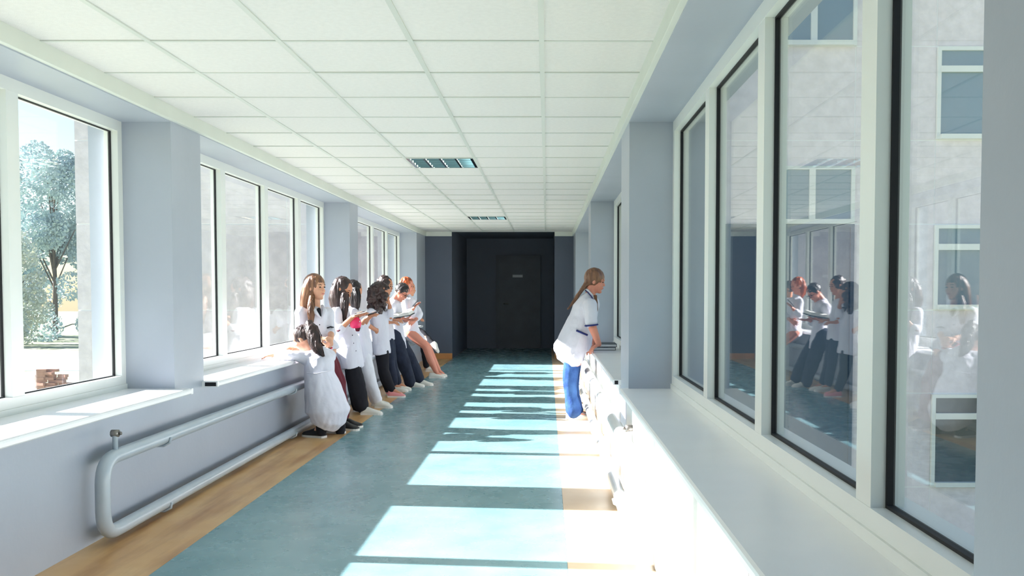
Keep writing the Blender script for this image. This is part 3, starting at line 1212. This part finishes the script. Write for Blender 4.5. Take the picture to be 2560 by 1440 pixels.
p.hair([[(778, 700, 13, .075), (772, 720, 16, .085), (768, 742, 16, .085), (766, 762, 16, .075), (770, 782, 10, .06), (774, 796, 6, .03)],
        [(780, 735, 6, .03, -.05), (778, 760, 8, .035, -.10), (777, 785, 9, .03, -.13), (778, 805, 5, .02, -.135)]], strands=34, seed=21, amp=.004, cap=(.107, .089, .104, .034, -.019))
p.shoe((852, 1066, -.05), (892, 1070, -.12), M['shoe_b'])
p.shoe((858, 1060, .12), (898, 1062, .08), M['shoe_b'])
phone(p.J(811, 865, -.21), (.85, -.1, -.45), (.3, -.5, .8), M['pink'], 'pink phone in the hands of the light-brown haired standing student')

# -- crouching girl with ponytail, arms on the sill
p = Person('person crouching at the sill with a dark ponytail, white coat seen from behind', 8.08, (828, 1088), 'skin', G)
p.hair_m = M['hair_dark']
p.head((758, 846), (-.86, .10, -.42), (-.30, 0, .9), .96, (786, 884), face=False)
R = [(799, 880, 22, .10), (799, 892, 33, .15), (799, 912, 35, .17), (799, 934, 36, .17), (805, 963, 42, .19), (813, 1000, 49, .22), (819, 1026, 54, .24), (817, 1046, 45, .23), (809, 1060, 33, .20)]
p.torso(R, .66)
aL = p.arm((776, 896, -.06), (728, 889, -.10), (692, 886, -.06))
aR = p.arm((822, 890, .14), (765, 880, .22), (742, 874, .10))
p.hand(aL[2], (-1, .1, -.1), (0, .1, -1), (0, 1, 0), .35)
p.hand(aR[2], (-1, -.3, .25), (-.2, .2, -1), (0, -1, .5), .9)
for dy, ax in ((-.12, 804), (.12, 852)):
    p.leg((815, 1020, dy * .8), (775, 990, dy + .12), (ax, 1066, dy), toe=(ax - 24, 1084, dy + .06))
p.body()
p.coat(R, [([(776, 896, -.06), (728, 889, -.10), (696, 886, -.065)], (.066, .054, .044)), ([(822, 890, .14), (765, 880, .22), (752, 876, .16)], (.066, .054, .046))], seed=12, amp=.011)
for dy, ax in ((-.12, 804), (.12, 852)):
    p.cloth('trouser_leg', [([(815, 1022, dy * .8), (780, 996, dy + .12), (ax, 1062, dy), (ax, 1078, dy)], (.09, .068, .05, .046))], M['black'])
    p.shoe((ax + 8, 1090, dy), (ax - 46, 1082, dy + .10), M['shoe_b'], M['sole_b'], wide=.044, h=.09)
p.hair([[(764, 818, 7, .035, -.02), (772, 810, 11, .045, -.03), (780, 822, 15, .055, -.06), (784, 842, 16, .055, -.09), (789, 862, 15, .05, -.12), (797, 878, 11, .04, -.15), (806, 888, 4, .02, -.16)]],
       cap=(.098, .084, .094, .030, -.014), strands=70, seed=22)
b = MB()
b.tube([p.P((763, 822, -.075)), p.P((768, 812, -.05)), p.P((774, 807, 0))], .012, 8)
attach(b.build('hair_tie', M['black'], smooth=True), p.root)
b = MB()
b.tube([p.P((766, 932, -.17)), p.P((790, 934, -.185)), p.P((815, 929, -.18)), p.P((836, 925, -.12))], .004, 5)
attach(b.build('back_seam', M['coat'], smooth=True), p.root)

# -- girl with long dark hair reading a phone
p = Person('person with long dark hair bent over a phone, white buttoned coat, black trousers', 9.55, (910, 1032), 'skin2', G)
p.hair_m = M['hair_dark']
p.head((858, 724), (.86, -.22, -.42), (.38, 0, .9), 1.0, (848, 768))
R = [(846, 764, 13, .06), (848, 778, 23, .13), (852, 800, 25, .14), (858, 826, 26, .13), (866, 850, 31, .15), (874, 876, 31, .18), (880, 902, 28, .20), (882, 919, 26, .21)]
p.torso(R)
aR = p.arm((841, 782, -.15), (846, 826, -.20), (880, 794, -.24))
aL = p.arm((856, 780, .14), (868, 826, .14), (892, 796, -.06))
p.hand(aR[2], (.85, -.1, .5), (.4, .2, -.5), (-.2, 0, 1), .45)
p.hand(aL[2], (.75, -.3, .55), (.3, .1, -.6), (-.2, 0, 1), .5)
p.leg((872, 880, -.08), (890, 950, -.06), (905, 1018, -.06), toe=(938, 1030, -.08))
p.leg((872, 880, .09), (886, 950, .12), (896, 1018, .16), toe=(925, 1026, .16))
p.body()
p.coat(R, [([(841, 782, -.15), (846, 826, -.20), (852, 820, -.21)], (.064, .056, .052)), ([(856, 780, .14), (868, 826, .14), (874, 820, .1)], (.064, .054, .05))], seed=13)
p.cloth('trousers', [([(872, 880, -.06), (880, 908, -.08), (890, 950, -.06), (904, 1014, -.06)], (.07, .088, .086, .078)), ([(870, 880, .06), (878, 908, .08), (886, 950, .11), (896, 1012, .15)], (.07, .088, .086, .078))], M['black'])
buttons(p, [(874, 815, -.15), (881, 838, -.14), (884, 858, -.165), (890, 877, -.17)])
b = MB(); b.tube([p.P((838, 826, -.23)), p.P((846, 828, -.265)), p.P((854, 822, -.24))], .006, 6)
attach(b.build('cuff_trim', M['maroon'], smooth=True), p.root)
p.hair([[(848, 708, 14, .08), (846, 726, 20, .09), (845, 746, 22, .095), (845, 762, 20, .085), (848, 776, 14, .07), (852, 786, 8, .04)],
        [(862, 735, 9, .05, -.07), (862, 758, 10, .05, -.10), (861, 780, 7, .03, -.14), (861, 800, 3, .015, -.15)]], strands=40, seed=23)
p.shoe((903, 1033, -.07), (956, 1032, -.10), M['shoe_w'])
p.shoe((884, 1030, .16), (935, 1028, .16), M['shoe_n'])
phone(p.J(900, 783, -.27), (.95, -.2, .22), (-.3, -.12, .94), M['ph_white'], 'white phone held up by the dark long-haired student in black trousers')

# -- girl half hidden, black hair, white trousers
p = Person('person half hidden with black hair over the face, white coat and white trousers', 10.1, (955, 1022), 'skin2', G)
p.hair_m = M['hair_black']
p.head((884, 730), (.9, -.1, -.35), (.3, 0, .9), .98, (880, 768), face=False)
R = [(880, 766, 12, .06), (882, 778, 20, .13), (888, 800, 23, .14), (896, 830, 24, .13), (902, 856, 25, .17), (907, 882, 23, .19), (910, 906, 19, .19)]
p.torso(R)
aR = p.arm((884, 784, -.15), (893, 822, -.22), (913, 798, -.30))
aL = p.arm((888, 782, .14), (903, 822, .12), (918, 800, -.05))
p.hand(aR[2], (.75, -.1, .65), (.5, .2, -.5), (-.2, 0, 1), .4)
p.hand(aL[2], (.75, -.1, .6), (.5, .2, -.5), (-.2, 0, 1), .5)
p.leg((904, 872, -.08), (924, 945, -.06), (944, 1004, -.06), toe=(968, 1018, -.08))
p.leg((904, 872, .09), (920, 945, .10), (936, 1004, .12), toe=(960, 1016, .12))
p.body()
p.coat(R, [([(884, 784, -.15), (893, 822, -.22), (901, 812, -.25)], (.062, .054, .05)), ([(888, 782, .14), (903, 822, .12), (908, 814, .08)], (.062, .054, .05))], seed=14)
p.cloth('trousers', [([(910, 894, -.08), (924, 945, -.06), (943, 1000, -.06)], (.080, .070, .056)), ([(908, 894, .08), (920, 945, .10), (935, 1000, .12)], (.080, .070, .056))], M['white_trs'])
p.hair([[(884, 712, 10, .08), (886, 728, 14, .09), (887, 748, 14, .09), (887, 768, 11, .07), (888, 778, 6, .04)], [(890, 722, 8, .05, -.06), (893, 740, 8, .05, -.08), (893, 760, 7, .04, -.1), (892, 776, 4, .02, -.11)]], strands=30, seed=24)
p.shoe((938, 1022, -.07), (979, 1024, -.10), M['shoe_w'], laces=True)
p.shoe((930, 1018, .12), (970, 1018, .12), M['shoe_w'])
phone(p.J(931, 783, -.33), (.95, -.2, .25), (-.32, -.12, .93), M['ph_black'], 'black phone held by the half-hidden student in white trousers')
# hot-pink pouch hanging from a wrist
c = W(889, 807, 9.33)
root = empty('pouch', c, 'hot-pink glossy pouch hanging below the phones', 'pouch')
b = MB()
b.loft([(Vector((0, 0, .052)), .035, .012), (Vector((0, 0, .02)), .058, .03), (Vector((0, 0, -.02)), .06, .034), (Vector((0, 0, -.045)), .052, .026)], 18)
b.build('pouch_body', M['pink'], root, smooth=True)
b = MB(); b.tube([(-.03, 0, .05), (-.02, -.01, .085), (.02, -.01, .095), (.035, 0, .05)], .004, 6)
b.build('strap', M['maroon'], root, smooth=True)
b = MB(); b.ball((.05, -.03, .015), Vector((.008, 0, 0)), Vector((0, .005, 0)), Vector((0, 0, .008)), 8, 5)
b.build('snap_button', M['ph_white'], root, smooth=True)
b = MB(); b.loft([(Vector((.02, .0, -.05)), .032, .014), (Vector((.02, 0, -.085)), .02, .01)], 12)
b.build('tassel', M['maroon'], root, smooth=True)

# -- girl with curly dark hair, black leggings, pink sneakers
p = Person('person with dark curly hair and hand at the face, black leggings, pink sneakers', 11.1, (985, 990), 'skin2', G)
p.hair_m = M['hair_dark']
p.head((955, 733), (.9, .15, -.3), (.2, 0, .95), 1.0, (942, 770), face=False)
R = [(938, 766, 12, .06), (941, 777, 20, .14), (947, 800, 23, .14), (951, 828, 22, .13), (952, 852, 21, .14), (954, 872, 22, .17), (955, 885, 22, .18)]
p.torso(R)
aR = p.arm((928, 780, -.15), (907, 805, -.24), (938, 824, -.13))
aL = p.arm((954, 778, .13), (976, 792, .02), (974, 764, .0))
p.hand(aR[2], (.6, .5, -.6), (0, 1, -.2), (0, 0, 1), .4)
p.hand(aL[2], (-.25, .1, 1), (-.9, .2, 0), (0, -1, 0), .7)
p.leg((954, 868, -.06), (960, 926, -.04), (980, 972, -.05), toe=(1000, 986, -.06))
p.leg((954, 868, .09), (957, 926, .12), (972, 974, .14), toe=(992, 984, .14))
p.body()
p.coat(R, [([(928, 780, -.15), (909, 803, -.235), (915, 808, -.23)], (.06, .05, .048)), ([(954, 778, .13), (975, 790, .02), (975, 776, .01)], (.06, .05, .044))], seed=15)
p.cloth('leggings', [([(955, 880, -.06), (960, 926, -.04), (968, 950, -.045), (980, 974, -.05)], (.084, .066, .062, .046)), ([(954, 880, .08), (957, 926, .12), (963, 950, .13), (972, 976, .14)], (.084, .066, .062, .046))], M['black'], amp=.004)
rr = random.Random(9)
bl = [(945 + rr.uniform(-22, 16), 716 + (i / 60) * 62, rr.uniform(6, 10), rr.uniform(-.11, .11)) for i in range(60)]
p.hair([[(946, 712, 14, .09), (943, 730, 23, .11), (941, 750, 24, .11), (940, 766, 17, .09)]], balls=bl, amp=.016, fx=38, fz=34, seed=25)
p.shoe((970, 992, -.05), (1013, 993, -.07), M['shoe_p'], laces=True)
p.shoe((966, 988, .14), (1006, 988, .14), M['shoe_p'])

# -- head glimpsed behind the curly-haired girl
p = Person('person almost hidden behind the curly-haired student, brown hair pinned up', 11.7, (985, 985), 'skin2', G)
p.hair_m = M['hair_dark']
p.head((964, 714), (.9, -.2, -.15), (.1, 0, .98), .98, (958, 748))
R = [(957, 748, 10, .06), (957, 758, 17, .13), (960, 780, 19, .14), (962, 805, 19, .13), (965, 830, 20, .16), (968, 852, 19, .18)]
p.torso(R)
aR = p.arm((952, 762, -.14), (952, 798, -.18), (972, 806, -.16))
aL = p.arm((960, 762, .14), (966, 798, .16), (982, 800, .02))
p.hand(aR[2], (1, .1, 0), (0, .3, -1), (0, -.2, 1), .6)
p.hand(aL[2], (1, -.2, 0), (0, .2, -1), (0, .2, 1), .6)
p.leg((968, 842, -.07), (975, 900, -.05), (985, 962, -.05), toe=(1002, 972, -.06))
p.leg((968, 842, .08), (980, 900, .10), (995, 958, .10), toe=(1012, 968, .10))
p.body()
p.coat(R, [([(952, 762, -.14), (952, 798, -.18), (958, 801, -.17)], (.058, .05, .046)), ([(960, 762, .14), (966, 798, .16), (972, 799, .1)], (.058, .05, .046))], seed=16)
p.cloth('trousers', [([(969, 850, -.07), (975, 900, -.05), (984, 958, -.05)], (.08, .066, .052)), ([(969, 850, .08), (980, 900, .10), (994, 954, .10)], (.09, .066, .052))], M['jeans_dark'])
p.hair(balls=[(952, 703, 8, 0), (948, 708, 6, .02)], amp=.010, fx=40, fz=30, seed=26)
p.shoe((982, 975, -.05), (1012, 977, -.06), M['shoe_w'])
p.shoe((990, 970, .10), (1020, 972, .10), M['shoe_w'])

# -- young man with glasses reading a book
p = Person('person with short dark hair and glasses reading an open book, dark trousers, white shoes', 12.3, (1040, 972), 'skin3', G)
p.hair_m = M['hair_black']
p.head((1004, 731), (.78, -.28, -.56), (.5, 0, .86), 1.0, (985, 752))
R = [(983, 750, 10, .06), (985, 760, 16, .15), (987, 782, 17, .15), (990, 806, 17, .14), (994, 830, 17, .14), (1001, 854, 14, .13), (1010, 874, 8, .11)]
p.torso(R)
aR = p.arm((980, 768, -.17), (977, 804, -.20), (1000, 798, -.24))
aL = p.arm((988, 766, .16), (1006, 803, .14), (1020, 799, -.04))
p.hand(aR[2], (1, .1, .1), (0, .2, 1), (-.2, -1, 0), .3)
p.hand(aL[2], (.9, -.4, -.1), (0, .1, 1), (0, 1, 0), .4)
p.leg((984, 838, -.08), (1006, 898, -.08), (1026, 958, -.08), toe=(1046, 970, -.09))
p.leg((988, 838, .09), (1022, 892, .09), (1048, 948, .10), toe=(1066, 960, .10))
p.body()
p.coat(R, [([(980, 768, -.17), (977, 804, -.20), (985, 803, -.22)], (.064, .056, .05)), ([(988, 766, .16), (1006, 803, .14), (1012, 802, .08)], (.064, .056, .05))], seed=17)
p.cloth('trousers', [([(984, 838, -.08), (1006, 898, -.08), (1026, 956, -.08)], (.11, .092, .078)), ([(988, 838, .09), (1022, 892, .09), (1047, 946, .10)], (.11, .092, .078))], M['jeans_dark'])
p.hair(cap=(.103, .084, .096, .034, -.016), amp=.006, fx=60, fz=50, seed=27)
b = MB()
c, f, u, l = p.hc, p.hf, p.hu, p.hl
for d in (-1, 1):
    q = c + f * .100 + l * d * .034 - u * .002
    b.tube([q + (l * math.cos(a) * .026 + u * math.sin(a) * .019) for a in [6.2832 * i / 12 for i in range(13)]], .0028, 5)
    b.tube([c + f * .098 + l * d * .060, c + f * .03 + l * d * .082, c - f * .01 + l * d * .084], .0028, 5)
b.tube([c + f * .102 - l * .009, c + f * .104, c + f * .102 + l * .009], .0028, 5)
go = attach(b.build('glasses', M['ph_black'], smooth=True), p.root)
p.shoe((1019, 976, -.08), (1061, 978, -.10), M['shoe_w'])
p.shoe((1047, 966, .10), (1080, 968, .09), M['shoe_w'])
# the book
bc = p.J(1001, 785, -.22)
root = empty('open_book', bc, 'open book with white pages and dark cover held by the reading student', 'book')
d = Vector((.96, -.12, .14)).normalized(); t = Vector((.1, 1, .12)); t = (t - d * t.dot(d)).normalized(); n = d.cross(t)
b = MB(); b.obox(-n * .028, d * .165, t * .125, n * .005)
b.build('cover', M['bookcover'], root, bevel=.002)
b = MB()
prof = [(-.155, -.02), (-.15, .012), (-.09, .022), (-.02, .010), (0, -.004), (.02, .010), (.08, .024), (.14, .020), (.155, -.02)]
b.rings([[d * x + n * z - t * .115 for x, z in prof], [d * x + n * z + t * .115 for x, z in prof]])
b.build('pages', M['paper'], root)

# -- red-haired girl, bare leg
p = Person('person with copper-red hair lit from behind, white coat, bare leg and white shoes', 13.6, (1092, 944), 'skin3', G)
p.hair_m = M['hair_red']
p.head((1018, 714), (.95, -.15, -.22), (.15, 0, .98), .98, (1016, 742))
R = [(1017, 741, 10, .06), (1020, 752, 18, .13), (1023, 776, 18, .13), (1025, 802, 17, .12), (1028, 822, 18, .14), (1035, 838, 18, .14), (1041, 848, 15, .12)]
p.torso(R)
aR = p.arm((1014, 756, -.14), (1017, 786, -.20), (1033, 772, -.22))
aL = p.arm((1030, 754, .13), (1049, 788, .05), (1038, 800, -.12))
p.hand(aR[2], (.65, -.1, .8), (.6, .2, -.4), (-.3, -.2, 1), .4)
p.hand(aL[2], (-.4, -.5, -.3), (-.6, .2, -.4), (0, 0, 1), .5)
p.leg((1026, 832, -.07), (1064, 866, -.10), (1092, 932, -.08), toe=(1106, 943, -.08), r=(.082, .058, .036))
p.leg((1026, 832, .08), (1070, 868, .08), (1097, 926, .10), toe=(1110, 937, .10), r=(.082, .058, .036))
p.body()
p.coat(R, [([(1014, 756, -.14), (1017, 786, -.20), (1024, 779, -.21)], (.06, .05, .046)), ([(1030, 754, .13), (1049, 786, .05), (1044, 794, -.04)], (.062, .056, .048)),
           ([(1026, 832, 0), (1046, 848, 0)], (.12, .10))], seed=18)
p.hair([[(1008, 702, 8, .07), (1004, 718, 9, .075), (1006, 734, 9, .06), (1010, 744, 5, .04)]], strands=24, seed=28)
p.shoe((1073, 948, -.08), (1113, 950, -.10), M['shoe_w'])
p.shoe((1085, 942, .10), (1116, 943, .10), M['shoe_w'])
phone(p.J(1039, 757, -.25), (.65, 0, .75), (-.7, -.2, .6), M['ph_black'], 'dark phone held at the chest of the copper-haired student')

# -- person beyond, one dark-trousered leg raised
p = Person('person mostly hidden beyond the copper-haired student, dark-trousered leg raised, white shoe', 14.5, (1078, 932), 'skin2', G)
p.hair_m = M['hair_dark']
p.head((1024, 722), (.9, .2, -.1), (.05, 0, 1), .95, (1022, 746), face=False)
R = [(1022, 746, 8, .06), (1024, 756, 15, .13), (1026, 778, 16, .13), (1027, 800, 16, .12), (1029, 820, 16, .13), (1031, 832, 14, .12)]
p.torso(R)
aR = p.arm((1022, 760, -.13), (1023, 788, -.16), (1036, 794, -.1))
aL = p.arm((1028, 760, .13), (1032, 788, .14), (1040, 794, .05))
p.hand(aR[2], (1, .2, -.2), (0, .2, -1), (0, 0, 1), .5)
p.hand(aL[2], (1, -.2, -.2), (0, .2, -1), (0, 0, 1), .5)
p.leg((1028, 822, -.05), (1054, 834, -.15), (1083, 862, -.45), r=(.08, .055, .036))
p.leg((1028, 822, .09), (1060, 860, .10), (1066, 920, .10), toe=(1084, 930, .10))
p.body()
p.coat(R, [([(1022, 760, -.13), (1023, 788, -.16), (1030, 791, -.13)], (.056, .05, .046)), ([(1028, 760, .13), (1032, 788, .14), (1036, 791, .1)], (.056, .05, .046))], seed=19)
p.cloth('trousers', [([(1028, 822, -.05), (1054, 834, -.15), (1082, 861, -.43)], (.09, .07, .052)), ([(1028, 822, .09), (1060, 860, .10), (1066, 914, .10)], (.09, .07, .052))], M['black'])
p.hair(amp=.006, seed=29)
p.shoe((1078, 862, -.47), (1094, 882, -.60), M['shoe_w'], tilt=True)
p.shoe((1064, 930, .10), (1094, 932, .10), M['shoe_w'])

# -- woman leaning on the right sill
p = Person('person leaning on the right sill, white coat with navy trim, blue jeans, ponytail', 9.22, (1440, 1043), 'skin3')
p.hair_m = M['hair_fair']
p.head((1488, 703), (.97, -.16, -.16), (.12, 0, .99), 1.0, (1474, 742))
R = [(1473, 738, 12, .065), (1470, 749, 20, .15), (1461, 770, 30, .16), (1455, 795, 32, .15), (1447, 820, 36, .15), (1438, 848, 42, .18), (1429, 870, 45, .21), (1431, 886, 38, .23), (1437, 900, 27, .24), (1441, 910, 20, .24)]
p.torso(R)
aR = p.arm((1475, 762, -.17), (1481, 818, -.22), (1497, 860, -.19), r=(.044, .042, .029))
aL = p.arm((1482, 758, .16), (1476, 820, .20), (1488, 862, .18), r=(.044, .042, .029))
p.hand(aR[2], (-.55, -.25, -.35), (.1, 0, -1), (0, 1, .2), .55)
p.hand(aL[2], (-.5, .1, -.35), (.1, 0, -1), (0, -1, .2), .6)
p.leg((1432, 866, -.09), (1422, 958, -.08), (1432, 1030, -.09), toe=(1458, 1040, -.10))
p.leg((1434, 866, .10), (1428, 958, .10), (1440, 1026, .10), toe=(1466, 1036, .09))
p.body()
p.coat(R, [([(1475, 762, -.17), (1478, 808, -.215)], (.074, .060)), ([(1482, 758, .16), (1477, 808, .195)], (.074, .060)),
           ([(1422, 862, 0), (1400, 870, 0)], (.11, .06))], seed=20, amp=.010)
p.cloth('jeans', [([(1432, 868, -.07), (1431, 894, -.09), (1424, 955, -.08), (1428, 990, -.08), (1435, 1028, -.09)], (.085, .092, .072, .068, .082)), ([(1434, 868, .07), (1433, 894, .09), (1430, 955, .10), (1434, 990, .10), (1440, 1024, .10)], (.085, .092, .072, .068, .082))], M['jeans'], amp=.006)
p.hair([[(1477, 700, 8, .05), (1468, 708, 9, .045), (1461, 716, 6, .03), (1452, 728, 5, .026), (1441, 744, 5, .024), (1430, 760, 3.5, .018), (1422, 770, 2, .01)],
        [(1488, 738, 3, .015, -.09), (1490, 756, 4, .018, -.12), (1491, 772, 2.5, .012, -.13)]], cap=(.106, .090, .104, .034, -.016), strands=20, seed=30, amp=.004)
b = MB()
b.tube([p.P((1441, 826, -.165)), p.P((1455, 832, -.175)), p.P((1469, 838, -.165))], .011, 6)
attach(b.build('pocket_trim', M['navy'], smooth=True), p.root)
for dy, s in ((-.218, 1), (.198, 1)):
    c = p.J(1478.6, 813, dy)
    ax = (p.J(1481, 818, dy) - p.J(1475, 762, dy)).normalized()
    uu = ax.orthogonal().normalized(); vv = ax.cross(uu)
    b = MB(); b.tube([c + (uu * math.cos(a) + vv * math.sin(a)) * .062 for a in [6.2832 * i / 16 for i in range(17)]], .009, 6)
    attach(b.build('cuff_trim', M['navy'], smooth=True), p.root)
b = MB(); b.tube([p.P((1464, 722, .02)), p.P((1470, 726, -.055)), p.P((1481, 738, -.085)), p.P((1487, 752, -.10))], [.010, .011, .010, .006], 7)
attach(b.build('collar', M['coat'], smooth=True), p.root)
b = MB(); b.tube([p.P((1463, 726, .0)), p.P((1469, 730, -.068)), p.P((1479, 742, -.102)), p.P((1485, 755, -.115))], .005, 6)
attach(b.build('collar_trim', M['navy'], smooth=True), p.root)
p.shoe((1415, 1044, -.09), (1473, 1046, -.11), M['shoe_w'], laces=True)
p.shoe((1424, 1036, .10), (1478, 1038, .10), M['shoe_w'], laces=True)

# -- books lying on the right sill
for i, (dz, m, lb, xx) in enumerate(((0.0, 'bookcover', 'lower thin grey-edged book lying on the right sill', .0), (.034, 'bookcover2', 'dark-covered book lying on top of the one on the right sill', .012))):
    root = empty('book', (.600 + xx, 9.50, ZS + .0005 + dz), lb, 'book', 'books on the right sill')
    b = MB(); b.box(-.115, .115, -.16, .16, 0, .004); b.box(-.115, .115, -.16, .16, .029, .033); b.box(.111, .115, -.16, .16, .004, .029)
    b.build('cover', M[m], root)
    b = MB(); b.box(-.110, .110, -.155, .155, .004, .029)
    b.build('pages', M['paper'], root)
